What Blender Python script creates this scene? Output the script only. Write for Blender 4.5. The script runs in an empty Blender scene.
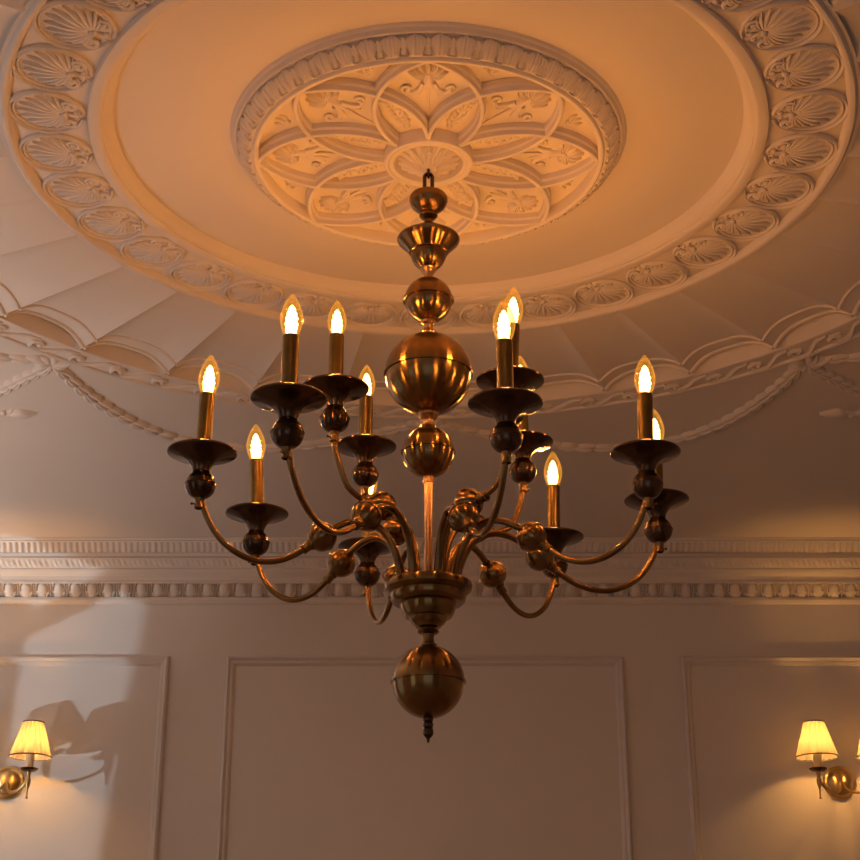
import bpy, bmesh, math, random
from mathutils import Vector, Matrix
random.seed(4)
PI = math.pi
C = bpy.context.scene.collection
scene = bpy.context.scene

# ------------------------------------------------------------------ measures
CZ = 1.2                      # camera height
F_PX = 1554.5
PITCH = math.radians(21.975)
AX, AY = -0.0033, 2.878       # axis of the ceiling rose and chandelier
WY = 5.65                     # far wall
LX, RX, BY = -2.6, 2.6, -1.3  # other walls
CEIL = 1.79 + CZ
def Z(z): return z + CZ
def ray(x, y):
    c, s = math.cos(PITCH), math.sin(PITCH)
    X = (x-430)/F_PX; V = (430-y)/F_PX
    return Vector((X, c-V*s, s+V*c))
def on_wall(x, y, Y=WY):
    r = ray(x, y); r = r*(Y/r.y); return Vector((r.x, r.y, r.z+CZ))

# ------------------------------------------------------------------ materials
def mat(name): 
    m = bpy.data.materials.new(name); m.use_nodes = True
    return m, m.node_tree, m.node_tree.nodes['Principled BSDF']
def bump_noise(nt, b, scale, strength, dist=.002, stretch=None, detail=4):
    tc = nt.nodes.new('ShaderNodeTexCoord'); n = nt.nodes.new('ShaderNodeTexNoise')
    n.inputs['Scale'].default_value = scale; n.inputs['Detail'].default_value = detail
    if stretch:
        mp = nt.nodes.new('ShaderNodeMapping'); mp.inputs['Scale'].default_value = stretch
        nt.links.new(tc.outputs['Object'], mp.inputs[0]); nt.links.new(mp.outputs[0], n.inputs['Vector'])
    else: nt.links.new(tc.outputs['Object'], n.inputs['Vector'])
    bp = nt.nodes.new('ShaderNodeBump'); bp.inputs['Strength'].default_value = strength; bp.inputs['Distance'].default_value = dist
    nt.links.new(n.outputs['Fac'], bp.inputs['Height']); nt.links.new(bp.outputs[0], b.inputs['Normal'])
    return n
def col_noise(nt, b, c1, c2, scale, lo=.35, hi=.65):
    tc = nt.nodes.new('ShaderNodeTexCoord'); n = nt.nodes.new('ShaderNodeTexNoise'); n.inputs['Scale'].default_value = scale
    n.inputs['Detail'].default_value = 5
    nt.links.new(tc.outputs['Object'], n.inputs['Vector'])
    r = nt.nodes.new('ShaderNodeValToRGB'); r.color_ramp.elements[0].position = lo; r.color_ramp.elements[1].position = hi
    r.color_ramp.elements[0].color = (*c1, 1); r.color_ramp.elements[1].color = (*c2, 1)
    nt.links.new(n.outputs['Fac'], r.inputs[0]); nt.links.new(r.outputs[0], b.inputs['Base Color'])
def plaster(name, c, rough=.6):
    m, nt, b = mat(name)
    col_noise(nt, b, tuple(v*.97 for v in c), c, 2.5)
    b.inputs['Roughness'].default_value = rough
    b.inputs['Specular IOR Level'].default_value = .3
    bump_noise(nt, b, 60, .25, .0015)
    return m
M_WALL = plaster('wall_paint', (.74,.69,.64), .5)
M_CEIL = plaster('ceiling_paint', (.77,.70,.63))
M_PLAS = plaster('plaster_relief', (.78,.71,.635))
def metal(name, c1, c2, rough, scale=18):
    m, nt, b = mat(name)
    col_noise(nt, b, c1, c2, scale)
    b.inputs['Metallic'].default_value = 1
    b.inputs['Roughness'].default_value = rough
    b.inputs['Anisotropic'].default_value = .88
    b.inputs['Anisotropic Rotation'].default_value = .25
    tg = nt.nodes.new('ShaderNodeTangent'); tg.direction_type = 'RADIAL'; tg.axis = 'Z'
    nt.links.new(tg.outputs[0], b.inputs['Tangent'])
    return m
M_BRONZE = metal('antique_bronze', (.20,.108,.036), (.32,.18,.066), .22)
M_DARK = metal('dark_bronze', (.085,.05,.03), (.14,.085,.05), .22)
M_SLEEVE = metal('brass_sleeve', (.18,.115,.036), (.27,.17,.055), .28)
M_COPPER = metal('bright_copper', (.62,.33,.15), (.74,.42,.19), .2)
M_BRASS = metal('aged_brass', (.55,.38,.16), (.70,.50,.22), .3)
def simple(name, c, rough=.6, metal_=0):
    m, nt, b = mat(name); col_noise(nt, b, tuple(v*.9 for v in c), c, 8)
    b.inputs['Roughness'].default_value = rough; b.inputs['Metallic'].default_value = metal_
    return m
M_CARD = simple('candle_card', (.78,.66,.45))
M_TRIM = simple('shade_trim', (.09,.08,.085))
M_MASK = simple('mask_sheet', (.30,.24,.19), .9)  # for the unseen sheet that masks the glint
def emis(name, c, s):
    m = bpy.data.materials.new(name); m.use_nodes = True; nt = m.node_tree; nt.nodes.clear()
    o = nt.nodes.new('ShaderNodeOutputMaterial'); e = nt.nodes.new('ShaderNodeEmission')
    e.inputs[0].default_value = (*c, 1); e.inputs[1].default_value = s; nt.links.new(e.outputs[0], o.inputs[0]); return m
M_FIL = emis('glowing_filament', (1, .74, .30), 11)
def bulb_glass():
    m = bpy.data.materials.new('amber_bulb_glass'); m.use_nodes = True; nt = m.node_tree; nt.nodes.clear()
    o = nt.nodes.new('ShaderNodeOutputMaterial')
    lw = nt.nodes.new('ShaderNodeLayerWeight'); lw.inputs[0].default_value = .45
    tr = nt.nodes.new('ShaderNodeBsdfTransparent'); tr.inputs[0].default_value = (1, .86, .62, 1)
    gl = nt.nodes.new('ShaderNodeBsdfGlossy'); gl.inputs['Roughness'].default_value = .05; gl.inputs[0].default_value = (1,.8,.5,1)
    em = nt.nodes.new('ShaderNodeEmission'); em.inputs[0].default_value = (1, .42, .05, 1); em.inputs[1].default_value = 1.5
    mx = nt.nodes.new('ShaderNodeMixShader'); mx2 = nt.nodes.new('ShaderNodeMixShader'); mx2.inputs[0].default_value = .5
    nt.links.new(gl.outputs[0], mx2.inputs[1]); nt.links.new(em.outputs[0], mx2.inputs[2])
    mt = nt.nodes.new('ShaderNodeMath'); mt.operation = 'MULTIPLY_ADD'; mt.inputs[1].default_value = .68; mt.inputs[2].default_value = .05
    nt.links.new(lw.outputs['Facing'], mt.inputs[0])
    nt.links.new(mt.outputs[0], mx.inputs[0]); nt.links.new(tr.outputs[0], mx.inputs[1]); nt.links.new(mx2.outputs[0], mx.inputs[2])
    nt.links.new(mx.outputs[0], o.inputs[0]); return m
M_GLASS = bulb_glass()
def shade_cloth():
    m = bpy.data.materials.new('pleated_silk'); m.use_nodes = True; nt = m.node_tree; nt.nodes.clear()
    o = nt.nodes.new('ShaderNodeOutputMaterial')
    d = nt.nodes.new('ShaderNodeBsdfDiffuse'); d.inputs[0].default_value = (.66,.56,.40,1)
    t = nt.nodes.new('ShaderNodeBsdfTranslucent'); t.inputs[0].default_value = (.50,.40,.24,1)
    # irregular weave threads
    tc = nt.nodes.new('ShaderNodeTexCoord'); n = nt.nodes.new('ShaderNodeTexNoise'); n.inputs['Scale'].default_value = 60
    nt.links.new(tc.outputs['Object'], n.inputs['Vector'])
    mx = nt.nodes.new('ShaderNodeMixShader'); mt = nt.nodes.new('ShaderNodeMath'); mt.operation = 'MULTIPLY_ADD'
    mt.inputs[1].default_value = .1; mt.inputs[2].default_value = .55
    nt.links.new(n.outputs['Fac'], mt.inputs[0]); nt.links.new(mt.outputs[0], mx.inputs[0])
    nt.links.new(d.outputs[0], mx.inputs[1]); nt.links.new(t.outputs[0], mx.inputs[2]); nt.links.new(mx.outputs[0], o.inputs[0]); return m
M_SHADE = shade_cloth()
def floor_wood():
    m, nt, b = mat('floor_boards')
    tc = nt.nodes.new('ShaderNodeTexCoord'); br = nt.nodes.new('ShaderNodeTexBrick')
    br.inputs['Scale'].default_value = 1.0; br.inputs['Brick Width'].default_value = 1.2; br.inputs['Row Height'].default_value = .14
    br.inputs['Color1'].default_value = (.36,.26,.17,1); br.inputs['Color2'].default_value = (.42,.31,.21,1)
    br.inputs['Mortar'].default_value = (.12,.08,.05,1); br.inputs['Mortar Size'].default_value = .003
    nt.links.new(tc.outputs['Object'], br.inputs['Vector']); nt.links.new(br.outputs[0], b.inputs['Base Color'])
    b.inputs['Roughness'].default_value = .4
    return m
M_FLOOR = floor_wood()

# ------------------------------------------------------------------ mesh helpers
class MB:
    def __init__(s): s.v = []; s.f = []
    def add(s, vs, fs):
        o = len(s.v); s.v += [tuple(v) for v in vs]; s.f += [tuple(i+o for i in f) for f in fs]
    def grid(s, rows, close_u=False, close_v=False, flip=False):
        # rows: list of lists of points
        R = len(rows); K = len(rows[0]); vs = [p for r in rows for p in r]; fs = []
        for i in range(R if close_u else R-1):
            for j in range(K if close_v else K-1):
                a = i*K+j; b = i*K+(j+1) % K; c = ((i+1) % R)*K+(j+1) % K; d = ((i+1) % R)*K+j
                fs.append((a,d,c,b) if flip else (a,b,c,d))
        s.add(vs, fs)
    def box(s, a, b):
        x0,y0,z0 = a; x1,y1,z1 = b
        s.add([(x0,y0,z0),(x1,y0,z0),(x1,y1,z0),(x0,y1,z0),(x0,y0,z1),(x1,y0,z1),(x1,y1,z1),(x0,y1,z1)],
              [(0,3,2,1),(4,5,6,7),(0,1,5,4),(1,2,6,5),(2,3,7,6),(3,0,4,7)])
    def tube(s, pts, rads, n=10, flat=1.0, up=None, cap=True):
        pts = [Vector(p) for p in pts]
        if not hasattr(rads, '__len__'): rads = [rads]*len(pts)
        rows = []; prev = None
        for i, p in enumerate(pts):
            t = (pts[min(i+1,len(pts)-1)]-pts[max(i-1,0)])
            if t.length < 1e-9: t = Vector((0,0,1))
            t.normalize()
            if prev is None:
                a = Vector(up) if up else (Vector((0,0,1)) if abs(t.z) < .9 else Vector((1,0,0)))
            else: a = prev
            nrm = (a - t*a.dot(t)).normalized(); prev = nrm if not up else Vector(up)
            bn = t.cross(nrm)
            rows.append([p + (nrm*math.cos(2*PI*k/n)*flat + bn*math.sin(2*PI*k/n))*rads[i] for k in range(n)])
        self = s; o = len(s.v)
        s.grid(rows, close_v=True)
        if cap:
            s.f.append(tuple(o+k for k in reversed(range(n))))
            m = o+(len(rows)-1)*n; s.f.append(tuple(m+k for k in range(n)))
    def ring(s, pts, r, n=8, flat=1.0, up=(0,0,1)):
        pts = [Vector(p) for p in pts]; N = len(pts); rows = []; U = Vector(up)
        for i, p in enumerate(pts):
            t = (pts[(i+1)%N]-pts[i-1]).normalized(); bn = t.cross(U).normalized()
            rows.append([p + (U*math.cos(2*PI*k/n)*flat + bn*math.sin(2*PI*k/n))*r for k in range(n)])
        s.grid(rows, close_u=True, close_v=True)
    def lathe(s, prof, n=48, cx=0, cy=0, a0=0, fn=None):
        rows = []
        for (r, z) in prof:
            rows.append([(cx+(r+(fn(2*PI*k/n, z) if fn else 0))*math.cos(2*PI*k/n+a0), cy+(r+(fn(2*PI*k/n, z) if fn else 0))*math.sin(2*PI*k/n+a0), z) for k in range(n)])
        s.grid(rows, close_v=True)
    def ball(s, c, rx, ry=None, rz=None, n=16, m=10):
        ry = ry or rx; rz = rz or rx; rows = []
        for i in range(m+1):
            p = PI*i/m
            rows.append([(c[0]+rx*math.sin(p)*math.cos(2*PI*k/n), c[1]+ry*math.sin(p)*math.sin(2*PI*k/n), c[2]+rz*math.cos(p)) for k in range(n)])
        s.grid(rows, close_v=True)
    def mesh(s, name, m, smooth=True, angle=40):
        me = bpy.data.meshes.new(name); me.from_pydata(s.v, [], s.f)
        bm = bmesh.new(); bm.from_mesh(me)
        bmesh.ops.remove_doubles(bm, verts=bm.verts, dist=1e-6)
        bmesh.ops.dissolve_degenerate(bm, edges=bm.edges, dist=1e-7)
        bmesh.ops.recalc_face_normals(bm, faces=bm.faces)
        lim = math.radians(angle)
        for f in bm.faces: f.smooth = smooth
        for e in bm.edges:
            if len(e.link_faces) == 2 and e.calc_face_angle(0) > lim: e.smooth = False
        bm.to_mesh(me); bm.free()
        me.materials.append(m); return me
    def build(s, name, m, parent=None, smooth=True, angle=40, loc=(0,0,0)):
        return link(name, s.mesh(name, m, smooth, angle), parent, loc)
def link(name, me, parent=None, loc=(0,0,0), rot=(0,0,0), scale=None):
    o = bpy.data.objects.new(name, me); C.objects.link(o); o.location = loc; o.rotation_euler = rot
    if scale: o.scale = scale
    if parent: o.parent = parent
    return o
def tag(o, label=None, cat=None, group=None, kind=None):
    if label: o['label'] = label
    if cat: o['category'] = cat
    if group: o['group'] = group
    if kind: o['kind'] = kind
    return o
def thing(name, loc, label, cat, group=None, rz=0):
    o = link(name, None, None, loc, (0,0,rz)); return tag(o, label, cat, group)
def spline(pts, n=8):
    pts = [Vector(p) for p in pts]; out = []
    P = [pts[0]*2-pts[1]]+pts+[pts[-1]*2-pts[-2]]
    for i in range(1, len(P)-2):
        for k in range(n):
            t = k/n; a,b,c,d = P[i-1],P[i],P[i+1],P[i+2]
            out.append(.5*((2*b)+(-a+c)*t+(2*a-5*b+4*c-d)*t*t+(-a+3*b-3*c+d)*t**3))
    out.append(pts[-1]); return out
def sm(x, a, b):
    t = max(0, min(1, (x-a)/(b-a))); return t*t*(3-2*t)

# ------------------------------------------------------------------ room shell
f = MB(); f.box((LX-.2,BY-.2,-.1),(RX+.2,WY+.2,0)); tag(f.build('floor', M_FLOOR, smooth=False), kind='structure')
f = MB(); f.box((LX-.2,WY,0),(RX+.2,WY+.2,CEIL+.2)); tag(f.build('wall_front', M_WALL, smooth=False), kind='structure')
f = MB(); f.box((RX,BY,0),(RX+.2,WY,CEIL+.2)); tag(f.build('wall_right', M_WALL, smooth=False), kind='structure')

# daylight glint enters low through a window in the left wall
P0 = on_wall(24, 735, WY-.14) ; SUN = P0 - Vector((.245,.14,.082))*24
def yz(ypx, q=None):
    # point of the cornice face seen at row ypx, lying on the slanting line wall -> ceiling edge
    a = Vector((WY, 1.575)); b = Vector((5.50, 1.79))
    r = ray(430, ypx); k = r.z/r.y
    t = (k*a.x-a.y)/((b.y-a.y)-k*(b.x-a.x)); return a+(b-a)*t
def to_win(x, y, Y=WY, X=LX):
    P = on_wall(x, y, Y); t = (X-SUN.x)/(P.x-SUN.x); return SUN+(P-SUN)*t
def cein(x, y):
    r = ray(x, y)
    if y < 537.6: P = r*(1.79/r.z)
    else:
        q = yz(y) if y < 603 else Vector((WY,0)); P = r*(q.x/r.y)
    P = Vector((P.x,P.y,P.z+CZ)); t = (LX-SUN.x)/(P.x-SUN.x); return SUN+(P-SUN)*t
win_pts = [to_win(-150,560), to_win(-150,880), to_win(149,602), to_win(100,880), to_win(10,528,5.56)]
wy0 = min(p.y for p in win_pts)-.30; wy1 = min(WY-.05, max(p.y for p in win_pts)+.15)
wz0 = min(p.z for p in win_pts)-.12; wz1 = max(p.z for p in win_pts)+.06
f = MB()
W3a, W3b = 2.85, 4.0
W2 = (.0, 1.15, .85, 2.35)    # a second tall window beside the camera: y0,y1,z0,z1
f.box((LX-.2,BY,0),(LX,W2[0],CEIL+.2)); f.box((LX-.2,W2[0],0),(LX,W2[1],W2[2])); f.box((LX-.2,W2[0],W2[3]),(LX,W2[1],CEIL+.2))
f.box((LX-.2,W2[1],0),(LX,W3a,CEIL+.2)); f.box((LX-.2,W3a,0),(LX,W3b,W2[2])); f.box((LX-.2,W3a,W2[3]),(LX,W3b,CEIL+.2))
f.box((LX-.2,W3b,0),(LX,wy0,CEIL+.2)); f.box((LX-.2,wy0,0),(LX,wy1,wz0)); f.box((LX-.2,wy0,wz1),(LX,wy1,CEIL+.2))
f.box((LX-.2,wy1,0),(LX,WY,CEIL+.2))
tag(f.build('wall_left', M_WALL, smooth=False), kind='structure')
f = MB(); BW = (-1.1, 1.1, .9, 2.3)
f.box((LX,BY-.2,0),(BW[0],BY,CEIL+.2)); f.box((BW[1],BY-.2,0),(RX,BY,CEIL+.2)); f.box((BW[0],BY-.2,0),(BW[1],BY,BW[2])); f.box((BW[0],BY-.2,BW[3]),(BW[1],BY,CEIL+.2))
tag(f.build('wall_back', M_WALL, smooth=False), kind='structure')
def win_frame(name, horiz, a0, a1, z0, z1, nb, pos, mid=True):
    g = MB(); t = .05
    def bx(u0,u1,w0,w1,d=.03):
        if horiz: g.box((u0,pos-d,w0),(u1,pos+d,w1))
        else: g.box((pos-d,u0,w0),(pos+d,u1,w1))
    bx(a0,a0+t,z0,z1); bx(a1-t,a1,z0,z1); bx(a0+t,a1-t,z0,z0+t); bx(a0+t,a1-t,z1-t,z1)
    for k in range(1, nb): u = a0+(a1-a0)*k/nb; bx(u-.015,u+.015,z0+t,z1-t,.02)
    m = (z0+z1)/2
    if mid: bx(a0+t,a1-t,m-.015,m+.015,.021)
    return tag(g.build(name, M_WALL, smooth=False), kind='structure')
win_frame('window_2', False, W2[0], W2[1], W2[2], W2[3], 3, LX-.1)
win_frame('window_3', False, W3a, W3b, W2[2], W2[3], 1, LX-.1, mid=False)
win_frame('window_4', True, BW[0], BW[1], BW[2], BW[3], 4, BY-.1)
# glint_mask_bars: unseen bars, and a sheet below, added and shaped to cut the glint
def prism(g, corners, d=.03):
    a = [p+Vector((d,0,0)) for p in corners]; b = [p-Vector((d,0,0)) for p in corners]
    n = len(corners); g.add(a+b, [tuple(range(n)), tuple(reversed(range(n,2*n)))]+[(i,i+n,(i+1)%n+n,(i+1)%n) for i in range(n)])
g = MB()
prism(g, [to_win(3,600), to_win(30,600), to_win(8,725), to_win(-10,880), to_win(-38,880), to_win(-20,725)], .008)
prism(g, [cein(112,569), cein(131,578), to_win(27,636), to_win(-60,684), to_win(-60,660), to_win(31,612)], .009)
g.box((LX-.12,wy0,wz0),(LX-.08,wy1,wz0+.02))
tag(g.build('glint_mask_bars', M_WALL, smooth=False), kind='structure')
g = MB()
prism(g, [to_win(149,602), to_win(126,710), to_win(96,880), to_win(300,880), to_win(380,540), to_win(131,576)], .006)
edge = [cein(*p) for p in ((-260,500),(0,530),(34,537.7),(58,553),(112,569),(131,577),(149,602),(420,620))]
for p, q in zip(edge[:-1], edge[1:]): prism(g, [p, q, q+Vector((0,0,.5)), p+Vector((0,0,.5))], .004)
tag(g.build('glint_mask_sheet', M_MASK, smooth=False), 'unseen dark sheet added at the left window to mask the daylight glint', 'light blocker')

# front wall mouldings
def frame_mould(name, x0, x1, z0, z1, kind='structure'):
    # picture frame moulding swept round a rectangle, outer size given
    prof = [(0,.0),(0,.007),(.004,.012),(.009,.014),(.014,.011),(.018,.0075),(.024,.008),(.028,.006),(.032,.0035),(.034,0)]
    rows = []
    for (u, p) in prof:
        rows.append([(x0+u,WY-p*1.7,z0+u),(x1-u,WY-p*1.7,z0+u),(x1-u,WY-p*1.7,z1-u),(x0+u,WY-p*1.7,z1-u)])
    g = MB(); g.grid(rows, close_v=True, flip=True)
    return tag(g.build(name, M_WALL, angle=30), kind=kind)
tp = on_wall(430,657).z
frame_mould('trim_1', on_wall(227,658).x, on_wall(623,658).x, .95, tp)
frame_mould('trim_2', -2.06, on_wall(170,658).x, .95, tp)
frame_mould('trim_3', on_wall(680.5,658).x, 2.03, .95, tp)

# cornice on the front wall: profile rows measured by their height in the photo
def cornice():
    root = link('trim_4', None); tag(root, kind='structure')
    L0, L1 = LX, RX
    def band(name, y0, y1, fn, dx, nr):
        g = MB(); a, b = yz(y0), yz(y1); n = Vector((-(b.y-a.y), (b.x-a.x))).normalized()
        if n.x > 0: n = -n            # out of the wall, down
        NX = int((L1-L0)/dx); rows = []
        for i in range(nr+1):
            s = i/nr; row = []
            for k in range(NX+1):
                x = L0+(L1-L0)*k/NX; h = fn(x, s); p = a+(b-a)*s+n*h
                row.append((x, p.x, Z(p.y)))
            rows.append(row)
        g.grid(rows); return g.build(name, M_PLAS, root, angle=60)
    def plain(name, pts):
        g = MB(); rows = []
        for (y, h) in pts:
            a = yz(y); n = Vector((-.82,-.57)); p = a+n*h; rows.append([(x,p.x,Z(p.y)) for x in (L0,L1)])
        g.grid(rows); return g.build(name, M_PLAS, root, angle=25)
    plain('lower_fillet', [(604.5,-.0),(604,.004),(602,.008),(599,.008),(597.5,.003),(597,0)])
    PER = .0617
    def egg(x, s):
        t = ((x/PER) % 1)-.5
        w = .5-.0
        e = math.sqrt((t/.30)**2+((s-.50)/.52)**2)     # the egg
        sh = math.sqrt((t/.42)**2+((s-.62)/.80)**2)    # its shell
        h = -.004
        if e < 1: h = .013*math.sqrt(1-e*e)+.001
        elif sh < 1.0 and sh > .80: h = .007
        elif abs(t) > .455: h = .006*(1-s*.3)
        return h-.005
    band('egg_band', 597, 583, egg, PER/16, 12)
    plain('cove', [(583,-.004),(583,.006),(582,.006),(580,-.004),(577,-.008),(573.5,-.004),(573,.004),(571,.006),(569,.005),(568,0)])
    def leaf(x, s):
        t = (x/.098) % 1
        h = .006*math.sin(PI*s)*(.6+.4*math.sin(2*PI*t+3*s)) + .0035*math.sin(2*PI*(t*5+s*.8))*math.sin(PI*s)*(1 if (t*2)%1 > .15 else .2)
        return h
    band('acanthus_band', 568, 558.5, leaf, .0049, 8)
    plain('soffit', [(558.5,0),(558,.004),(557.5,.003),(557,-.010),(554,-.012),(553,-.002),(552.5,.002)])
    P2 = .0225
    def tongue(x, s):
        t = ((x/P2) % 1)-.5; e = math.sqrt((t/.36)**2+((s-.6)/.62)**2)
        return (.007*math.sqrt(1-e*e) if e < 1 else -.001)
    band('tongue_band', 552.5, 542, tongue, P2/8, 7)
    plain('upper_fillet', [(542,0),(542,.006),(540.5,.006),(540,.001),(539,.002),(537.5,.001),(535,-.02)])
cornice()
# plain cornices and baseboards on the other walls
def strip(name, prof, a, b, inward):
    # prof (out, z)
    g = MB(); A = Vector(a); B = Vector(b); I = Vector(inward); rows = []
    for (o, z) in prof: rows.append([A+I*o+Vector((0,0,z)), B+I*o+Vector((0,0,z))])
    g.grid(rows); return tag(g.build(name, M_PLAS, angle=25), kind='structure')
cp = [(0,CEIL-.215),(.01,CEIL-.2),(.012,CEIL-.15),(.05,CEIL-.10),(.055,CEIL-.09),(.10,CEIL-.03),(.14,CEIL-.02),(.15,CEIL)]
strip('trim_5', cp, (LX,BY,0), (LX,WY-.1,0), (1,0,0)); strip('trim_6', cp, (RX,BY,0), (RX,WY-.1,0), (-1,0,0)); strip('trim_7', cp, (LX,BY,0), (RX,BY,0), (0,1,0))
bp = [(0,0),(.02,0),(.02,.13),(.012,.15),(0,.155)]
strip('baseboard_front', bp, (LX,WY,0), (RX,WY,0), (0,-1,0)); strip('baseboard_left', bp, (LX,BY,0), (LX,WY,0), (1,0,0))
strip('baseboard_right', bp, (RX,BY,0), (RX,WY,0), (-1,0,0)); strip('baseboard_back', bp, (LX,BY,0), (RX,BY,0), (0,1,0))

# ceiling: flat sheet with a round opening for the relief, and a slab above
R_OUT = 1.432
g = MB(); NS = 128; inner = []; outer = []
for k in range(NS):
    a = 2*PI*k/NS; dx, dy = math.cos(a), math.sin(a)
    inner.append((AX+R_OUT*dx, AY+R_OUT*dy, CEIL))
    ts = []
    if dx > 1e-9: ts.append((RX+.1-AX)/dx)
    if dx < -1e-9: ts.append((LX-.1-AX)/dx)
    if dy > 1e-9: ts.append((WY+.1-AY)/dy)
    if dy < -1e-9: ts.append((BY-.1-AY)/dy)
    t = min(ts); outer.append((AX+t*dx, AY+t*dy, CEIL))
g.grid([inner, outer], close_v=True)
for cx, cy in ((RX+.1,WY+.1),(LX-.1,WY+.1),(LX-.1,BY-.1),(RX+.1,BY-.1)):
    best = sorted(range(NS), key=lambda k: (outer[k][0]-cx)**2+(outer[k][1]-cy)**2)[:2]
    g.add([outer[best[0]], outer[best[1]], (cx,cy,CEIL)], [(0,1,2)])
# recessed round field inside the shell frieze
R_DISC = .678; Z_DISC = Z(1.829)
prof = [(.0001, Z_DISC), (.40, Z_DISC), (.672, Z_DISC)]
g.lathe(prof, 160, AX, AY)
g.box((LX-.2,BY-.2,CEIL+.12),(RX+.2,WY+.2,CEIL+.2))
tag(g.build('ceiling', M_CEIL, angle=30), kind='structure')

# ------------------------------------------------------------------ medallion
def at(r, adeg, z): 
    a = math.radians(adeg); return Vector((r*math.sin(a), -r*math.cos(a), z))
med = thing('ceiling_medallion', (AX,AY,Z_DISC), 'round plaster ceiling medallion with eight interlaced petals, at the centre of the recessed ceiling disc', 'ceiling medallion')
zg = 1.806-1.829; zr = 1.778-1.829; zd = 0.0
g = MB(); g.lathe([(.0001,zg),(.1,zg),(.372,zg)], 128); g.build('ground', M_PLAS, med)
g = MB(); g.lathe([(.362,zg+.001),(.362,zr+.004),(.364,zr),(.367,zr-.0015),(.372,zr-.0015),(.375,zr+.001),(.3765,zr+.005),(.3795,zr+.005)], 160); g.build('inner_rim', M_PLAS, med, angle=35)
# leaf band on the sloping outer face
def leafband():
    g = MB(); N = 52; per = 34; rows = []
    a = Vector((.379, zr+.005)); b = Vector((.410, zd-.015)); n = Vector((b.y-a.y, -(b.x-a.x))).normalized()
    NR = 22
    for i in range(NR+1):
        s = i/NR; row = []
        for k in range(N*per):
            t = ((k/per) % 1)-.5
            # broad leaf, rounded at the outer edge; a small tongue between neighbours, rounded at the inner edge
            w = .31+.13*sm(s,.10,.62)
            if s > .66: w *= math.sqrt(max(0, 1-((s-.66)/.30)**2))
            u = abs(t)/max(w,1e-3); q = .5-abs(t)
            wt = .10 if s > .2 else .10*math.sqrt(max(0, 1-((.2-s)/.14)**2)); wt *= 1-.35*sm(s,.35,.9)
            h = -.0028
            if w > .01 and u < 1:
                h = .0065*(1-u**4)*(.55+.45*math.sin(PI*min(1,s*1.05)))-.0022*max(0,1-abs(t)/.04)-.0014*max(0,1-abs(abs(t)-.17)/.04)
                if u > .84: h = .0062
            elif q < wt and .06 < s < .84: h = .0045
            if s > .97 or s < .02: h = .001
            p = a+(b-a)*s+n*(h)
            ang = 2*PI*k/(N*per); row.append((p.x*math.sin(ang), -p.x*math.cos(ang), p.y))
        rows.append(row)
    g.grid(rows, close_v=True); return g
# outward normal check: slope faces down and out
leafband().build('leaf_band', M_PLAS, med, angle=70)
g = MB(); g.lathe([(.4095,zd-.015),(.411,zd-.0165),(.415,zd-.015),(.4175,zd-.010),(.419,zd-.007),(.421,zd-.006),(.423,zd-.003),(.425,0)], 160); g.build('outer_fillet', M_PLAS, med, angle=35)
# interlaced petals: arcs rim tip -> crossing -> boss
def arc3(p, q, r, n=22):
    p,q,r = [Vector((v.x,v.y)) for v in (p,q,r)]
    d = 2*(p.x*(q.y-r.y)+q.x*(r.y-p.y)+r.x*(p.y-q.y))
    ux = (p.length_squared*(q.y-r.y)+q.length_squared*(r.y-p.y)+r.length_squared*(p.y-q.y))/d
    uy = (p.length_squared*(r.x-q.x)+q.length_squared*(p.x-r.x)+r.length_squared*(q.x-p.x))/d
    c = Vector((ux,uy)); R = (p-c).length
    a0 = math.atan2(p.y-c.y,p.x-c.x); a1 = math.atan2(r.y-c.y,r.x-c.x); am = math.atan2(q.y-c.y,q.x-c.x)
    def norm(a, ref):
        while a-ref > PI: a -= 2*PI
        while a-ref < -PI: a += 2*PI
        return a
    am = norm(am,a0); a1 = norm(a1,am)
    return [Vector((c.x+R*math.cos(a0+(a1-a0)*k/n), c.y+R*math.sin(a0+(a1-a0)*k/n))) for k in range(n+1)]
def rib(g, pts, w, z0, z1, w2=None):
    # moulded rib: stepped cross-section
    w2 = w2 or w*.62
    sec = [(-w,z0),(-w,z0+(z1-z0)*.45),(-w2,z0+(z1-z0)*.6),(-w2*.9,z1+.0008),(-w2*.5,z1-.0006),(w2*.5,z1-.0006),(w2*.9,z1+.0008),(w2,z0+(z1-z0)*.6),(w,z0+(z1-z0)*.45),(w,z0)]
    rows = []
    for i, p in enumerate(pts):
        t = (pts[min(i+1,len(pts)-1)]-pts[max(i-1,0)]).normalized(); n = Vector((-t.y,t.x))
        rows.append([(p.x+n.x*o, p.y+n.y*o, z) for (o,z) in sec])
    g.grid(rows)
rib_me = []
for sgn in (1,-1):
    g = MB(); A = at(.366,0,0); B = at(.266,22.5*sgn,0); D_ = at(.084,45*sgn,0)
    rib(g, arc3(A,B,D_), .0076, zg, zr)
    rib_me.append(g.mesh('petal_rib', M_PLAS, angle=30))
for k in range(8):
    for s in (0,1): link('petal_rib', rib_me[s], med, (0,0,-.0004*s), (0,0,PI/4*k))
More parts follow.
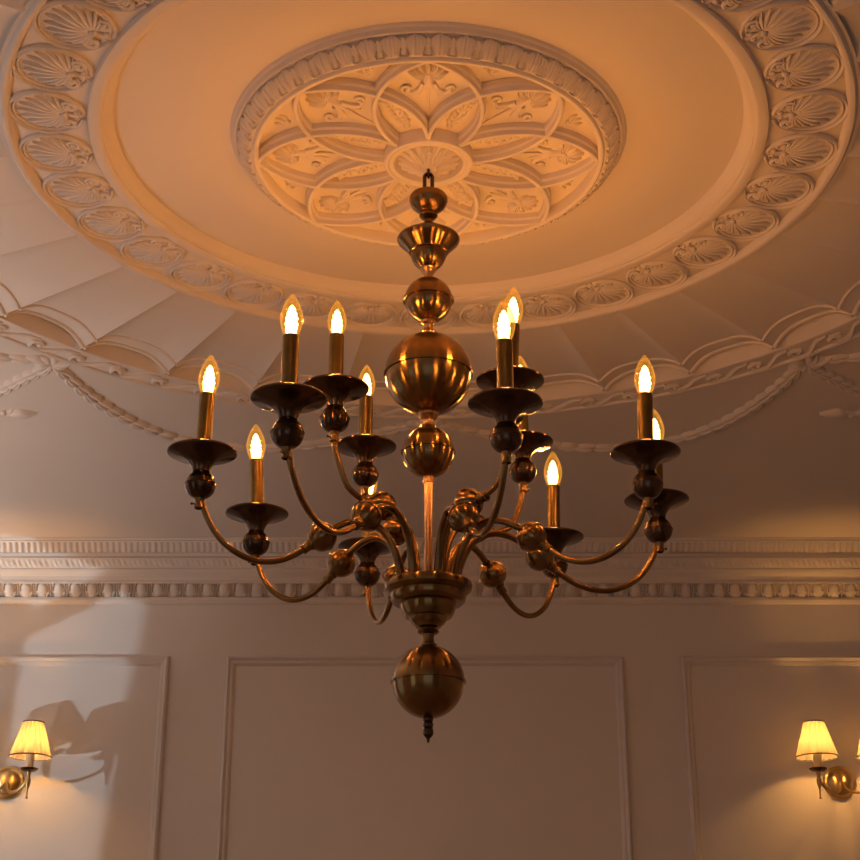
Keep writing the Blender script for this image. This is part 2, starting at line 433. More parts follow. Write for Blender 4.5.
# boss
g = MB(); g.lathe([(.094,zg),(.0955,zr),(.0935,zr-.004),(.088,zr-.0055),(.083,zr-.003),(.079,zr-.004),(.074,zr-.003),(.070,zr+.004),(.067,zr+.012),(.055,zr+.006),(.03,zr-.004),(.015,zr-.018),(.0001,zr-.022)], 72)
boss = g.build('boss', M_PLAS, med, angle=35)
def leaf_blade(g, p0, p1, w, h, bend=0, zb=0, tip=.15, n=7, ridge=.0, dz=0):
    """a relief blade lying on plane z=zb (ornament hangs to -z)"""
    p0 = Vector(p0); p1 = Vector(p1); d = p1-p0; L = d.length; t = d/L; nn = Vector((-t.y,t.x)); rows = []
    for i in range(n+1):
        s = i/n; ww = w*(math.sin(PI*min(1,.12+s*.88))**.7)*(1 if s < 1-tip else 1-(s-1+tip)/tip*.75)
        c = p0+d*s+nn*bend*math.sin(PI*s)*L
        hh = h*(.35+.65*math.sin(PI*(.15+.8*s)))
        rows.append([(c.x+nn.x*ww*u, c.y+nn.y*ww*u, zb+dz*s-hh*v) for (u,v) in ((-1,0),(-.8,.6),(-.4,.95),(0,1-ridge),(.4,.95),(.8,.6),(1,0))])
    g.grid(rows)
g = MB()
for k in range(18):
    leaf_blade(g, at(.066,20*k,0).xy, at(.016,20*k+14,0).xy, .0088, .0065, .07, zr+.009, ridge=.35, dz=-.020, tip=.4)
for k in range(9):
    leaf_blade(g, at(.050,40*k+6,0).xy, at(.008,40*k+14,0).xy, .0085, .0075, .07, zr-.001, ridge=.4, dz=-.014, tip=.4)
g.ball((0,0,zr-.016), .009, n=12, m=8)
g.build('acanthus_rosette', M_PLAS, boss)
def volute(g, c, r, turns, a0, sgn, tr, z, n=22, lead=None):
    pts = []
    for i in range(n+1):
        s = i/n; a = a0+sgn*2*PI*turns*s; rr = r*(1-.85*s); pts.append(Vector((c[0]+rr*math.cos(a), c[1]+rr*math.sin(a), z)))
    if lead: pts = [Vector((*lead[j],z)) for j in range(len(lead))]+pts
    g.tube(pts, [tr*(.5+.5*min(1,i/5)) for i in range(len(pts))], 6, up=(0,0,-1))
    g.ball((c[0],c[1],z), r*.28, n=8, m=6)
# anthemion with scrolled stem, u = radial outwards (toward -y in angle 0), local coordinates (v, -u)
def U(u, v): return Vector((v, -u))
def anthemion():
    g = MB(); z = zg; c = U(.292,0)
    for k in range(-4,5):
        a = k*25; L = .043 if abs(k) < 4 else .032
        d = U(math.cos(math.radians(a)), math.sin(math.radians(a)))
        leaf_blade(g, c+d*.006, c+d*L, .0072, .0135, .12*(1 if k > 0 else -1 if k < 0 else 0), z, ridge=.25)
    g.ball((c.x,c.y,z-.003), .008, n=10, m=8)
    g.tube([(*U(.288,0),z-.003),(*U(.26,0),z-.004),(*U(.21,0),z-.003),(*U(.15,0),z-.002)], [.006,.0045,.003,.0015], 8)
    for s in (1,-1):
        leaf_blade(g, U(.285,s*.003), U(.236,s*.014), .008, .0095, .12*s, z)
        pts = spline([U(.262,s*.010), U(.24,s*.018), U(.228,s*.032), U(.236,s*.046)], 5)
        g.tube([(p.x,p.y,z-.003) for p in pts], [.006]*len(pts), 7, up=(0,0,-1))
        volute(g, U(.243,s*.043), .012, 1.1, math.radians(90), -s, .0042, z-.004)
        leaf_blade(g, U(.252,s*.006), U(.215,s*.020), .006, .007, -.1*s, z)
    return g
am = anthemion().mesh('anthemion', M_PLAS, angle=50)
for k in range(8): link('anthemion', am, med, (0,0,0), (0,0,PI/4*k))
def sprig():
    g = MB(); z = zg
    for i in range(6):
        u = .125+.016*i
        for s in (1,-1): leaf_blade(g, U(u,0), U(u+.016,s*(.011+.002*(i%3))), .0065, .010, .15*s, z)
    g.tube([(*U(.115,0),z-.002),(*U(.16,.002),z-.004),(*U(.225,0),z-.003)], [.002,.0045,.003], 7)
    for s in (1,-1): leaf_blade(g, U(.217,0), U(.232,s*.028), .005, .007, .2*s, z)
    g.ball((*U(.115,0),z-.002), .007, n=8, m=6)
    return g
sp = sprig().mesh('leaf_sprig', M_PLAS, angle=50)
for k in range(8): link('leaf_sprig', sp, med, (0,0,0), (0,0,PI/4*(k+.5)))
def tulip():
    g = MB(); z = zg
    for s in (1,0,-1): leaf_blade(g, U(.318,0), U(.344-.004*abs(s),s*.017), .0055, .008, .15*s, z)
    g.ball((*U(.315,0),z-.002), .006, n=8, m=6)
    return g
tu = tulip().mesh('tulip_bud', M_PLAS, angle=50)
for k in range(8): link('tulip_bud', tu, med, (0,0,0), (0,0,PI/4*(k+.5)))

# ------------------------------------------------------------------ shell frieze
frz = thing('shell_frieze', (AX,AY,Z(1.80)), 'wide plaster ring of oval scallop shells around the recessed ceiling disc', 'plaster frieze')
zo = -1.80
g = MB(); g.lathe([(.668,.0292),(.671,.020),(.676,.012),(.683,.005),(.690,.0025),(.690,-.001),(.694,-.004),(.698,-.005),(.713,-.004),(.717,-.003),(.719,.001),(.719,.009)], 200); g.build('inner_moulding', M_PLAS, frz, angle=35)
g = MB(); g.lathe([(.7185,.008),(.80,.008),(.874,.008)], 160); g.build('ground', M_PLAS, frz)
g = MB(); g.lathe([(.872,.0085),(.874,.001),(.877,-.004),(.879,-.007),(.883,-.009),(.889,-.009),(.893,-.006),(.895,-.003),(.899,-.003),(.903,-.003)], 200); g.build('outer_moulding', M_PLAS, frz, angle=35)
def shell():
    g = MB(); z = .008; c0 = U(0,0)
    A, B = .0775, .0750      # half lengths radial, tangential
    def oval(k, sc, w=0):
        a = 2*PI*k; u = A*sc*math.cos(a); v = B*sc*math.sin(a)*(1+.06*math.cos(a)); return U(u, v)
    def loop(sc, r, h):
        pts = []
        for k in range(57):
            q = .52+ .96*(k/56)*1.0     # leaves a gap on the inner (lip) side
            pts.append((*oval(q, sc), z-h))
        return pts
    p = loop(.97,0,.003); g.tube(p, .0042, 8, up=(0,0,-1), flat=1.6)
    p = loop(.86,0,.002); g.tube(p, .0028, 8, up=(0,0,-1), flat=1.4)
    base = U(-.036,0)
    nb = 15
    for k in range(nb):
        s = (k-(nb-1)/2)/((nb-1)/2); a = s*98
        d = U(math.cos(math.radians(a)), math.sin(math.radians(a)))
        # length to the inner oval
        L = 0
        while True:
            q = base+d*L
            if ((-q.y)/(A*.76))**2+(q.x/(B*.76))**2 > 1 or L > .2: break
            L += .001
        leaf_blade(g, base+d*.010, base+d*(L), .0022+.0046*(L/.1), .0115, .07*s, z, tip=.10, n=9, ridge=.05)
    for s in (1,-1):
        volute(g, U(-.046,s*.030), .017, 1.25, math.radians(-90), s, .0055, z-.005)
        leaf_blade(g, U(-.034,s*.004), U(-.014,s*.026), .006, .009, -.2*s, z)
        g.ball((*U(-.060,s*.008),z-.002), .007, n=8, m=6)
    g.ball((base.x,base.y,z-.004), .0085, n=10, m=8)
    g.tube([(*U(-.036,0),z-.003),(*U(-.074,0),z-.003)], [.005,.004], 7)
    return g
shm = shell().mesh('scallop_shell', M_PLAS, angle=50)
for k in range(32):
    a = 360/32*k; p = at(.801, a, 0)
    link('scallop_shell', shm, frz, (p.x,p.y,0), (0,0,math.radians(a)))

# ------------------------------------------------------------------ fluted fan with its scroll rim
fan = thing('fluted_fan', (AX,AY,Z(1.78)), 'ring of concave radiating plaster flutes with arched ends, outside the shell frieze', 'plaster fan')
def flute_z(r, t):    # t -1..1 across one flute ; local z (0 = 1.78)
    zr_ = .014-.016*(r-.9)/.43; sag = .012+.028*((r-.9)/.43)**1.3
    return zr_+sag*(1-abs(t)**3.2)
FL = 14
def flute():
    g = MB(); rows = []
    rs = [.900,.905,.95,1.0,1.05,1.1,1.15,1.2,1.25,1.29,1.322]
    for r in rs:
        row = []
        for k in range(FL+1):
            t = -1+2*k/FL; p = at(r, t*5.625, flute_z(r,t)); row.append(p)
        rows.append(row)
    row = []                                   # hollow behind the arch
    for k in range(FL+1):
        t = -1+2*k/FL; row.append(at(1.324, t*5.625, flute_z(1.322,t)+.020*(1-t*t)))
    rows.append(row)
    row = []                                   # the lunette, leaning outward to the rim
    for k in range(FL+1):
        t = -1+2*k/FL; row.append(at(1.343, t*5.625, -.0025))
    rows.append(row)
    g.grid(rows); return g
fm = flute().mesh('flute', M_PLAS, angle=30)
def arch():
    g = MB()
    for r, w in ((1.262,.0050),(1.318,.0068)):
        pts = [at(r-.012*(1-(t*t)) , t*5.55, flute_z(r,t)-.001) for t in [-1+2*k/18 for k in range(19)]]
        g.tube(pts, w, 8)
    return g
ar = arch().mesh('arch_moulding', M_PLAS, angle=50)
for k in range(32):
    rz = math.radians(11.25*(k+.5))
    fl = link('flute', fm, fan, (0,0,0), (0,0,rz)); link('arch_moulding', ar, fl)
g = MB(); g.lathe([(1.338,-.0025),(1.342,-.004),(1.347,-.005),(1.350,-.004),(1.352,0)], 200); g.build('inner_fillet', M_PLAS, fan, angle=35)
g = MB(); g.lathe([(1.346,0),(1.42,0)], 160)
def scroll(g, r, a, z):
    P = lambda dr, da: at(r+dr, a+da, z)
    da = 360/68
    pts = spline([P(-.026,-.62*da),P(-.020,-.35*da),P(.004,-.12*da),P(.026,.10*da),P(.024,.36*da),P(.000,.44*da),P(-.012,.30*da),P(-.003,.16*da),P(.008,.22*da)], 5)
    g.tube(pts, [.0045+.003*math.sin(PI*i/len(pts)) for i in range(len(pts))], 6, up=(0,0,-1), flat=1.2)
    g.ball(P(.003,.24*da), .0095, n=8, m=6)
for k in range(68): scroll(g, 1.385, 360/68*k, -.002)
g.build('scroll_band', M_PLAS, fan, angle=45)
g = MB(); g.lathe([(1.418,0),(1.420,-.006),(1.426,-.008),(1.432,-.006),(1.434,0),(1.434,.011)], 200); g.build('outer_fillet', M_PLAS, fan, angle=35)

# ------------------------------------------------------------------ garlands on the flat of the ceiling
def husk(g, p, d, w, L, z, seed):
    n = Vector((-d.y,d.x))
    for s in (-1,0,1): leaf_blade(g, p-d*L*.1+n*s*w*.25, p+d*L+n*s*w*.75, w*.5, w*(1.0 if s == 0 else .8), .1*s, z, n=5)
def garland_mesh():
    g = MB(); R0 = 1.475; h0 = R0*math.cos(PI/8); hc = R0*math.sin(PI/8); N = 13
    for s in (-1,1):
        pts = []
        for k in range(161):
            q = k/160; x = hc*(1-q); y = h0+.445*(1-(x/hc)**2); pts.append(Vector((s*x, -y)))
        # equal arc-length stations
        L = [0]
        for i in range(1,len(pts)): L.append(L[-1]+(pts[i]-pts[i-1]).length)
        for j in range(N):
            tgt = L[-1]*j/N; i = min(range(len(L)), key=lambda m: abs(L[m]-tgt)); i2 = min(i+2,len(pts)-1)
            d = (pts[i2]-pts[max(i2-3,0)]).normalized()
            husk(g, pts[i], d, .0155+.005*math.sin(PI*j/N), L[-1]/N*1.12, 0, j)
        g.tube([(p.x,p.y,-.003) for p in pts[::8]], .006, 6)
    return g
gm = garland_mesh().mesh('garland', M_PLAS, angle=50)
gl_lab = {0:'plaster leaf garland right of the chandelier axis, sagging across the flat ceiling below the scroll band',}
for k in range(8):
    mid = 22.5+45*k   # angle from the camera side
    name = {157.5:'plaster husk garland sagging between the central knot and the right knot',
            202.5:'plaster husk garland sagging between the central knot and the left knot',
            112.5:'plaster husk garland running off the right edge beyond the right knot',
            247.5:'plaster husk garland running off the left edge beyond the left knot'}.get(mid)
    if not name: continue
    o = link('garland', gm, None, (AX,AY,CEIL), (0,0,math.radians(mid)))
    tag(o, name, 'garland', 'plaster garlands around the ceiling rose')
def side_garland(pxs):
    g = MB(); P = []
    for x, y in pxs:
        r = ray(x, y); p = r*(1.79/r.z); P.append(Vector((p.x-AX, p.y-AY)))
    pts = [Vector((v.x,v.y)) for v in spline([(p.x,p.y,0) for p in P], 24)]
    L = [0]
    for i in range(1,len(pts)): L.append(L[-1]+(pts[i]-pts[i-1]).length)
    N = max(4, int(L[-1]/.047))
    for j in range(N):
        tgt = L[-1]*j/N; i = min(range(len(L)), key=lambda m: abs(L[m]-tgt)); i2 = min(i+2,len(pts)-1)
        husk(g, pts[i], (pts[i2]-pts[max(i2-3,0)]).normalized(), .018, L[-1]/N*1.12, 0, j)
    return g
for sgn, lab in ((1,'short husk garland slanting down to the right edge from the right knot'), (-1,'short husk garland slanting down to the left edge from the left knot')):
    o = link('garland', side_garland([(429+sgn*q, y) for q, y in ((382,367),(406,378),(432,391),(470,405),(530,410))]).mesh('side_garland', M_PLAS, angle=50), None, (AX,AY,CEIL))
    tag(o, lab, 'garland', 'plaster garlands around the ceiling rose')
def knot_mesh():
    g = MB()
    for k in range(9):
        a = math.radians(-150+300/8*k); d = Vector((math.sin(a), -math.cos(a)))
        leaf_blade(g, d*.006, d*(.050 if k%2 else .072), .014, .020, .14, 0)
    for k in range(14): g.ball((random.uniform(-.035,.035), random.uniform(-.03,.02), -.006), random.uniform(.006,.010), n=8, m=6)
    return g
km = knot_mesh().mesh('leaf_knot', M_PLAS, angle=50)
for a, lab in ((135,'plaster leaf knot where the garlands meet at the right edge of the scroll rim'), (180,'plaster leaf knot behind the central balls of the chandelier, at the scroll rim'),
               (225,'plaster leaf knot where the garlands meet at the left edge of the scroll rim')):
    p = at(1.480, a, 0); o = link('leaf_knot', km, None, (AX+p.x,AY+p.y,CEIL), (0,0,math.radians(a))); tag(o, lab, 'plaster ornament', 'leaf knots at the garland ends')
def spear_mesh():
    g = MB()   # points to -x
    for s in (-1,0,1): leaf_blade(g, (0,s*.004), (-.085,s*.001), .019 if s else .022, .020, .12*s, 0, tip=.5)
    for k in range(4): g.ball((.012+.02*k, .006*(-1)**k, -.005), .011, n=8, m=6)
    for s in (-1,1):
        leaf_blade(g, (.02,s*.004), (-.018,s*.026), .007, .012, .2*s, 0)
        volute(g, (.075,s*.022), .018, 1.1, 0, s, .005, -.004)
    g.tube([(.0,0,-.004),(.10,0,-.004),(.30,0,-.004)], [.007,.006,.004], 7)
    for k in range(8): leaf_blade(g, (.10+.024*k,0), (.125+.024*k,(.016 if k%2 else -.016)), .007, .010, .1, 0)
    return g
sm_ = spear_mesh().mesh('leaf_spray', M_PLAS, angle=50)
for px, rz, lab in ((819,0,'pointed plaster leaf spray on the ceiling near the right edge, below the right knot'), (37,PI,'pointed plaster leaf spray on the ceiling near the left edge, below the left knot')):
    r = ray(px,412); p = r*(1.79/r.z); s = -1 if rz else 1
    o = link('leaf_spray', sm_, None, (p.x+s*.085,p.y,CEIL), (0,0,rz)); tag(o, lab, 'plaster ornament', 'pointed leaf sprays by the garlands')

# ------------------------------------------------------------------ chandelier
ch = thing('chandelier', (AX,AY,Z(1.78)), 'twelve-light bronze ball-stem chandelier with scrolled arms hanging from the centre of the ceiling', 'chandelier')
def zc(z): return z-1.78
def cl(prof, name, m, parent=ch, n=64, angle=32):
    g = MB(); g.lathe([(max(r,.0001),zc(z)) for r,z in prof], n); return g.build(name, m, parent, angle=angle)
g = MB()
def link_loop(g, z0, z1, w, r, ry):
    pts = []
    for k in range(40):
        a = 2*PI*k/40; x = w*math.cos(a); zz = math.sin(a); h = (z1-z0)/2-w
        z = (z0+z1)/2+ (h if zz > 0 else -h)+w*zz
        v = Vector((x,0,zc(z))); v.rotate(Matrix.Rotation(ry,3,'Z')); pts.append(v)
    U_ = Vector((0,1,0)); U_.rotate(Matrix.Rotation(ry,3,'Z')); g.ring(pts, r, 8, up=U_)
link_loop(g, 1.702, 1.752, .0082, .0042, 0); g.build('chain_link', M_DARK, ch)
g = MB(); link_loop(g, 1.744, 1.766, .008, .0032, PI/2); g.build('ceiling_hook', M_DARK, ch)
def sphere_prof(zc_, R, Rz, fl, n=26):
    """ball of two halves with a proud flange at the seam"""
    out = []
    for i in range(n+1):
        p = PI*i/n; z = zc_+Rz*math.cos(p); r = R*math.sin(p)
        if i == n//2:
            out += [(R,zc_+.0022),(R+fl,zc_+.0018),(R+fl,zc_-.0018),(R*.985,zc_-.0022)]
        else: out.append((r*(.985 if i > n//2 else 1), z))
    return out
cl([(0,1.703),(.008,1.703),(.033,1.701),(.0375,1.698),(.0405,1.692),(.0408,1.685),(.0385,1.677),(.032,1.668),(.024,1.661),(.0195,1.658),(.018,1.656),(.0195,1.653),(.0195,1.648),(.015,1.643),(.010,1.639),(.009,1.634),(.010,1.630),(.014,1.626),(.014,1.623)], 'upper_cup', M_BRONZE)
cl([(.0,1.626),(.012,1.626),(.030,1.618),(.058,1.600),(.064,1.596),(.066,1.592),(.0645,1.588),(.058,1.581),(.047,1.570),(.0415,1.5635),(.0405,1.562),(.0405,1.560),(.0375,1.559),(.037,1.556),(.036,1.548),(.031,1.537),(.023,1.528),(.0175,1.524)], 'bell_cup', M_BRONZE)
cl([(.0175,1.5245),(.018,1.522),(.0155,1.518),(.0105,1.510),(.009,1.503),(.0105,1.498),(.015,1.496)], 'bell_collar', M_COPPER)
cl(sphere_prof(1.4505,.0495,.0495,.0035), 'ball_small', M_BRONZE)
cl([(.012,1.404),(.015,1.402),(.0145,1.397),(.010,1.393),(.009,1.386),(.012,1.380),(.018,1.377),(.020,1.373),(.018,1.369)], 'collar', M_COPPER)
cl(sphere_prof(1.283,.0885,.0865,.002,36), 'great_ball', M_BRONZE, n=96)
cl([(.018,1.200),(.021,1.197),(.0215,1.192),(.017,1.186),(.012,1.181),(.0115,1.174),(.016,1.169),(.018,1.164)], 'collar', M_COPPER)
cl(sphere_prof(1.1135,.0525,.0525,.002), 'ball_middle', M_BRONZE)
cl([(.010,1.064),(.011,1.060),(.011,1.050),(.009,1.048)], 'rod_collar', M_COPPER)
cl([(.0082,1.052),(.0082,.835)], 'rod', M_COPPER, n=24)
cl([(0,.842),(.070,.842),(.078,.846),(.083,.843),(.0845,.838),(.0835,.830),(.077,.824),(.0725,.822),(.0725,.813),(.070,.807),(.065,.803),(.0555,.802),(.0535,.800),(.0525,.793),(.0495,.784),(.0445,.7765),(.0375,.775),(.036,.771),(.031,.764),(.0255,.760),(.024,.757),(.014,.755),(.013,.753),(.0195,.751),(.021,.748),(.018,.745),(.012,.743),(.0105,.736),(.012,.727),(.0165,.724),(.0165,.7205),(.012,.718)], 'hub_cup', M_BRONZE)
cl(sphere_prof(.6525,.0685,.0690,.0025,30), 'ball_lower', M_BRONZE, n=80)
cl([(.008,.586),(.0095,.584),(.0095,.579),(.0075,.577),(.0095,.574),(.0095,.568),(.0075,.566),(.009,.564),(.0098,.560),(.0098,.554),(.007,.550),(.003,.546),(.0025,.541),(.0001,.537)], 'finial', M_DARK, n=32)

# shared meshes of the arm fittings (local origins)
def lm(prof, name, m, n=40, angle=32):
    g = MB(); g.lathe([(max(r,.0001),z) for r,z in prof], n); return g.mesh(name, m, angle=angle)
BEADR = .0285
pan_me = lm([(.010,.003),(.022,.000),(.045,.0015),(.060,.0045),(.0635,.005),(.0655,.003),(.0650,.0005),(.0600,-.0020),(.0460,-.006),(.034,-.0105),(.0255,-.017),(.0195,-.025),(.0165,-.033),(.016,-.037)], 'drip_pan', M_DARK, 56)
bead_me = lm([(BEADR*math.sin(PI*i/20)*.985, BEADR*math.cos(PI*i/20)*.98) for i in range(2,10)]+[(BEADR*.99,.0032),(BEADR*1.035,.0026),(BEADR*1.035,.0004),(BEADR*1.0,0)]+[(BEADR*math.sin(PI*i/20), BEADR*math.cos(PI*i/20)*.98) for i in range(11,20)], 'bead', M_DARK)
col_me = lm([(.0105,.006),(.0108,.004),(.0095,.002),(.0085,-.010),(.0092,-.013),(.0092,-.017),(.0070,-.0185)], 'collar', M_BRONZE, 24)
slv_me = lm([(.0145,0),(.0150,.002),(.0147,.004),(.0147,.113),(.0143,.115),(.0120,.115),(.0118,.108)], 'candle_sleeve', M_SLEEVE, 32)
bulb_prof = [(.0115,.0),(.0135,.006),(.0170,.014),(.0196,.024),(.0203,.032),(.0192,.042),(.0160,.053),(.0115,.063),(.0068,.071),(.0030,.0765),(.0008,.0785)]
bulb_prof = [(r, z*1.06) for r, z in bulb_prof]
bulb_me = lm([(bulb_prof[0][0],-.004)]+bulb_prof, 'bulb', M_GLASS, 32, 80)
def filament_mesh():
    g = MB(); prof = []
    zs = [.006+.0035*i for i in range(17)]
    for i, z in enumerate(zs):
        s = i/16; r = (.0042+.0083*math.sin(PI*min(1,s*1.02))**.6)*(1-.35*s)*(1+.16*math.sin(i*2.3))
        prof.append((max(r,.0003), z))
    g.lathe([(.0003,prof[0][1]-.001)]+prof+[(.0001,prof[-1][1]+.002)], 14, fn=lambda a,z: .0007*math.sin(3*a+z*700))
    return g.mesh('filament', M_FIL)
fil_me = filament_mesh()
ball_me = lm([(.009,-.0285)]+sorted([(BEADR*math.sin(PI*i/20), -BEADR*math.cos(PI*i/20)) for i in range(2,10)], key=lambda p:p[1])+[(BEADR,-.002),(BEADR*1.06,-.0014),(BEADR*1.06,.0014),(BEADR,.002)]+[(BEADR*math.sin(PI*i/20), -BEADR*math.cos(PI*i/20)) for i in range(11,18)]+[(.011,.0275),(.0115,.030),(.0095,.033),(.0088,.043),(.0095,.0445),(.0095,.047),(.006,.048)], 'arm_ball', M_BRONZE)
LOW = [(.056,.834),(.059,.868),(.072,.908),(.092,.937),(.122,.953),(.155,.950),(.188,.933),(.213,.912),(.245,.884),(.285,.859),(.325,.850),(.365,.858),(.402,.882),(.428,.918),(.441,.950),(.446,.968)]
UPP = [(.036,.834),(.039,.885),(.047,.928),(.062,.961),(.085,.979),(.115,.980),(.145,.981),(.175,.989),(.202,.1010+.906),(.222,1.047),(.232,1.080),(.235,1.112)]
arm_light_pts = []
def arm(ang, R, tier, dang=0):
    P = LOW if tier == 'low' else UPP; R0 = .446 if tier == 'low' else .235; hub = P[0][0]
    z_d = 1.05 if tier == 'low' else 1.20
    sc = lambda r: hub+(r-hub)*(R-hub)/(R0-hub)
    pts = [(sc(r),0,zc(z)) for r,z in P]
    sp_ = spline(pts, 6)
    g = MB(); rr = [.0078-.0020*min(1,i/len(sp_)*1.6) for i in range(len(sp_))]
    g.tube(sp_, rr, 12, up=(0,1,0))
    o = g.build('arm', M_BRONZE, ch)
    o.rotation_euler = (0,0,math.radians(ang)-PI/2)
    bi = 7 if tier == 'low' else 5
    bp_ = Vector(pts[bi]); tt = (Vector(pts[bi+1])-Vector(pts[bi-1])).normalized()
    link('arm_ball', ball_me, o, bp_, (0, math.atan2(tt.x, tt.z), 0))
    dz = zc(z_d)
    link('collar', col_me, o, (R,0,dz-.094)); link('bead', bead_me, o, (R,0,dz-.066), (0,0,.2)); link('drip_pan', pan_me, o, (R,0,dz-.0035))
    ln = math.radians(LEAN.get(ang, 0)); axl = Vector((0,1,0)); axl.rotate(Matrix.Rotation(-o.rotation_euler.z,3,'Z'))
    sh_ = ang in (-55.9,-144.4); up_ = .005 if sh_ else 0; bs = .93 if sh_ else 1
    for nm, me_, off in (('candle_sleeve',slv_me,.002-up_),('bulb',bulb_me,.116-up_),('filament',fil_me,.114-up_)):
        q = link(nm, me_, o); q.matrix_basis = Matrix.Translation((R,0,dz)) @ Matrix.Rotation(ln,4,axl) @ Matrix.Translation((0,0,off))
        if nm != 'candle_sleeve': q.matrix_basis = q.matrix_basis @ Matrix.Scale(bs, 4)
    # small set screw on the collar
    link('set_screw', SCREW, o, (R+.008,0,dz-.104))
    w = Vector((AX,AY,0))+at(R,ang,Z(z_d)+.116+.032*bs-up_); w.x += .148*math.sin(ln)
    arm_light_pts.append(w)
    return o
gs = MB(); gs.tube([(0,0,0),(.005,0,0)], .0015, 8); gs.ball((.0065,0,0), .0026, n=8, m=6); SCREW = gs.mesh('set_screw', M_BRONZE)
LEAN = {-117.5:-3.2, -68.5:1.8, 44.8:3.2, 67.8:2.4, 102.3:1.6, 18.4:0, 141.8:1.2}
for a, R in ((18.4,.424),(67.8,.439),(102.3,.474),(141.8,.440),(-161.8,.432),(-117.5,.402),(-68.5,.454),(-29.5,.486)): arm(a, R, 'low')
for a, R in ((-55.9,.217),(44.8,.222),(-144.4,.229),(129.7,.256)): arm(a, R, 'up')

# ------------------------------------------------------------------ wall sconces
def sconce_build():
    root = link('wall_sconce', None)
    g = MB(); prof = [(.058,0),(.060,-.004),(.057,-.010),(.050,-.013),(.046,-.012),(.040,-.018),(.028,-.028),(.012,-.034),(.0001,-.035)]
    rows = [[(r*math.cos(2*PI*k/48), z, r*math.sin(2*PI*k/48)) for k in range(48)] for r,z in prof]
    g.grid(rows, close_v=True); g.build('backplate', M_BRASS, root, angle=32)
    SX, SY = .107, -.14
    for s in (1,-1):
        pts = spline([(s*.006,-.03,-.004),(s*.014,-.055,-.030),(s*.035,-.085,-.046),(s*.065,-.115,-.046),(s*.092,-.134,-.030),(s*SX,SY,-.008),(s*SX,SY,.012)], 6)
        g = MB(); g.tube(pts, .0058, 12); a = g.build('arm', M_BRASS, root)
        def sub(prof, nm, m, n=32):
            gg = MB(); gg.lathe([(max(r,.0001),z) for r,z in prof], n, s*SX, SY); return gg.build(nm, m, a, angle=32)
        sub([(0,-.078),(.003,-.077),(.005,-.073),(.003,-.069),(.003,-.045),(.0045,-.040),(.0075,-.030),(.009,-.018),(.009,-.010),(.006,-.004),(.007,.008),(.010,.018)], 'drop_finial', M_BRASS, 20)
        sub([(.008,.016),(.022,.018),(.030,.024),(.032,.028),(.030,.029),(.020,.025),(.006,.024)], 'drip_pan', M_DARK)
        sub([(.013,.024),(.0135,.026),(.0135,.084),(.011,.085),(.0,.085)], 'candle_tube', M_CARD, 24)
        # pleated conical shade, thin cloth wall
        NP = 160; rows = []
        for t in (0,.25,.5,.75,1):
            z = .068+.122*t; r = .0725-.0375*t; rows.append([((r+.0013*math.sin(20*2*PI*k/NP))*math.cos(2*PI*k/NP)+s*SX, (r+.0013*math.sin(20*2*PI*k/NP))*math.sin(2*PI*k/NP)+SY, z) for k in range(NP)])
        g = MB(); g.grid(rows, close_v=True); sh = g.build('lamp_shade', M_SHADE, root, angle=80)
        g = MB()
        for z, r in ((.068,.0730),(.190,.0356)): g.lathe([(r,z-.0022),(r+.0015,z-.0022),(r+.0015,z+.0022),(r,z+.0022),(r,z-.0022)], 64, s*SX, SY)
        g.build('shade_trim', M_TRIM, sh)
        g = MB()
        for k in range(3):
            an = 2*PI*k/3; g.tube([(s*SX,SY,.165),(s*SX+.0385*math.cos(an),SY+.0385*math.sin(an),.182)], .0008, 6)
        g.tube([(s*SX,SY,.098),(s*SX,SY,.166)], .0012, 6)
        g.build('shade_wire', M_BRASS, sh)
        g = MB(); g.lathe([(r,.084+z*.7) for r,z in [(q*.55,w) for q,w in bulb_prof]], 20, s*SX, SY); g.build('bulb', M_FILS, a, angle=80)
    return root
M_FILS = emis('sconce_bulb_glow', (1,.70,.34), 14)
def copy_tree(o, parent=None):
    c = o.copy(); C.objects.link(c); c.parent = parent
    for k in list(o.children): copy_tree(k, c)
    return c
pl = on_wall(8,783); pr = on_wall(839.5,783)
sc1 = sconce_build(); sc1.location = (pl.x, WY, pl.z)
tag(sc1, 'brass wall sconce with pleated cream shades on the left panel, in the daylight patch', 'wall sconce', 'twin-arm wall sconces')
sc2 = copy_tree(sc1); sc2.location = (pr.x, WY, pr.z)
sc2['label'] = 'brass wall sconce with pleated cream shades on the right wall panel'

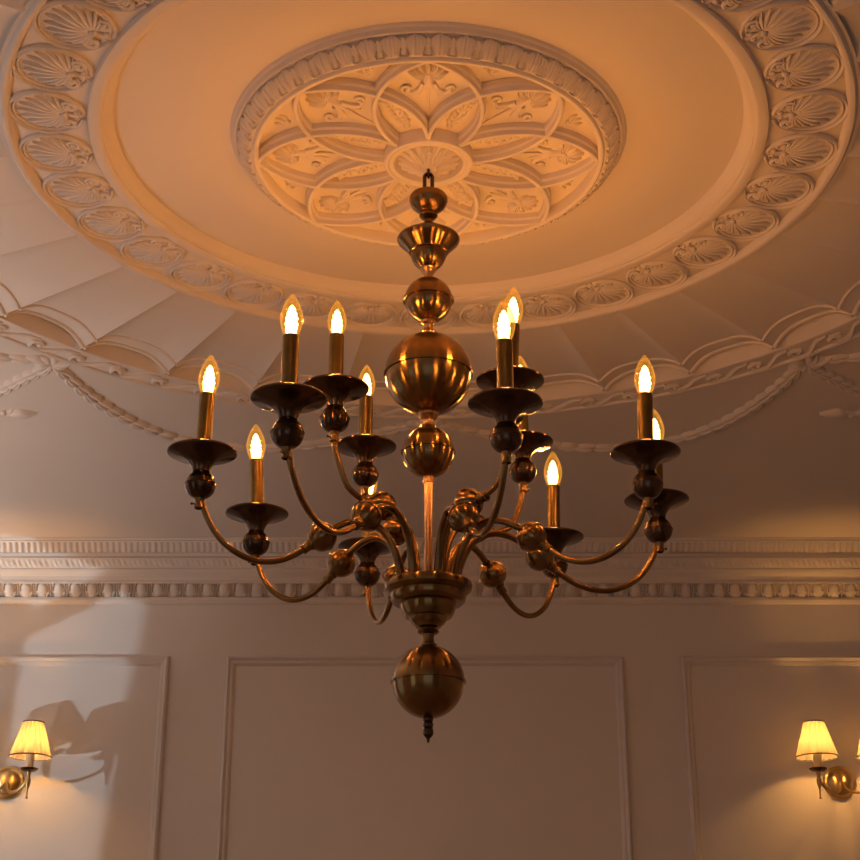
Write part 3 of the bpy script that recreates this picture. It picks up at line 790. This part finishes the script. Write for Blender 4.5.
# ------------------------------------------------------------------ lights
def lamp(name, kind, loc, energy, color, parent=None, **kw):
    d = bpy.data.lights.new(name, kind); d.energy = energy; d.color = color
    for k, v in kw.items(): setattr(d, k, v)
    o = bpy.data.objects.new(name, d); C.objects.link(o); o.location = loc; return o
WARM = (1, .41, .105)
for p in arm_light_pts: lamp('candle_bulb_light', 'POINT', p, 4.6, WARM, shadow_soft_size=.0165)
for b in (pl, pr):
    for s in (1,-1):
        lamp('sconce_light', 'POINT', (b.x+s*.107, WY-.14, b.z+.112), 8.2, (1,.45,.10), shadow_soft_size=.014)
# daylight
d = lamp('daylight_glint', 'SPOT', SUN, 800, (.74,.89,1.0), shadow_soft_size=.05, spot_size=math.radians(15), spot_blend=.15)
d.rotation_euler = (to_win(40,700)-SUN).to_track_quat('-Z','Y').to_euler()
def area(name, loc, rot, sx, sy, e, c):
    o = lamp(name, 'AREA', loc, e, c, shape='RECTANGLE', size=sx, size_y=sy); o.rotation_euler = rot; return o
area('sky_window', (LX-.18,.575,1.6), (0,-PI/2,0), 1.5, 1.15, 3, (.72,.84,1))
area('sky_window', (LX-.18,(W3a+W3b)/2,1.6), (0,-PI/2,0), 1.5, 1.1, 1.2, (.72,.84,1))
area('sky_window', (0,BY-.18,1.6), (PI/2,0,0), 2.2, 1.4, 4.5, (.72,.84,1))
gl_ = area('ground_bounce_fill', (-3.6,3.4,-.05), (0,math.radians(-203),0), 1.2, 4.6, 640, (1,.80,.71))  # unseen area lamp added outside to brighten the left ceiling from below
w = bpy.data.worlds.new('World'); scene.world = w; w.use_nodes = True
bgn = w.node_tree.nodes['Background']; bgn.inputs[0].default_value = (.55,.70,.95,1); bgn.inputs[1].default_value = .15

# ------------------------------------------------------------------ camera
cd = bpy.data.cameras.new('Camera'); cam = bpy.data.objects.new('Camera', cd); C.objects.link(cam)
cd.sensor_fit = 'HORIZONTAL'; cd.sensor_width = 36; cd.lens = 36*F_PX/860
cam.location = (0,0,CZ); cam.rotation_euler = (PI/2+PITCH,0,0); cd.clip_start = .02
cd.dof.use_dof = False
scene.camera = cam
vs = scene.view_settings
vs.view_transform = 'Standard'; vs.look = 'None'; vs.exposure = 0.07; vs.gamma = 1; vs.use_curve_mapping = False
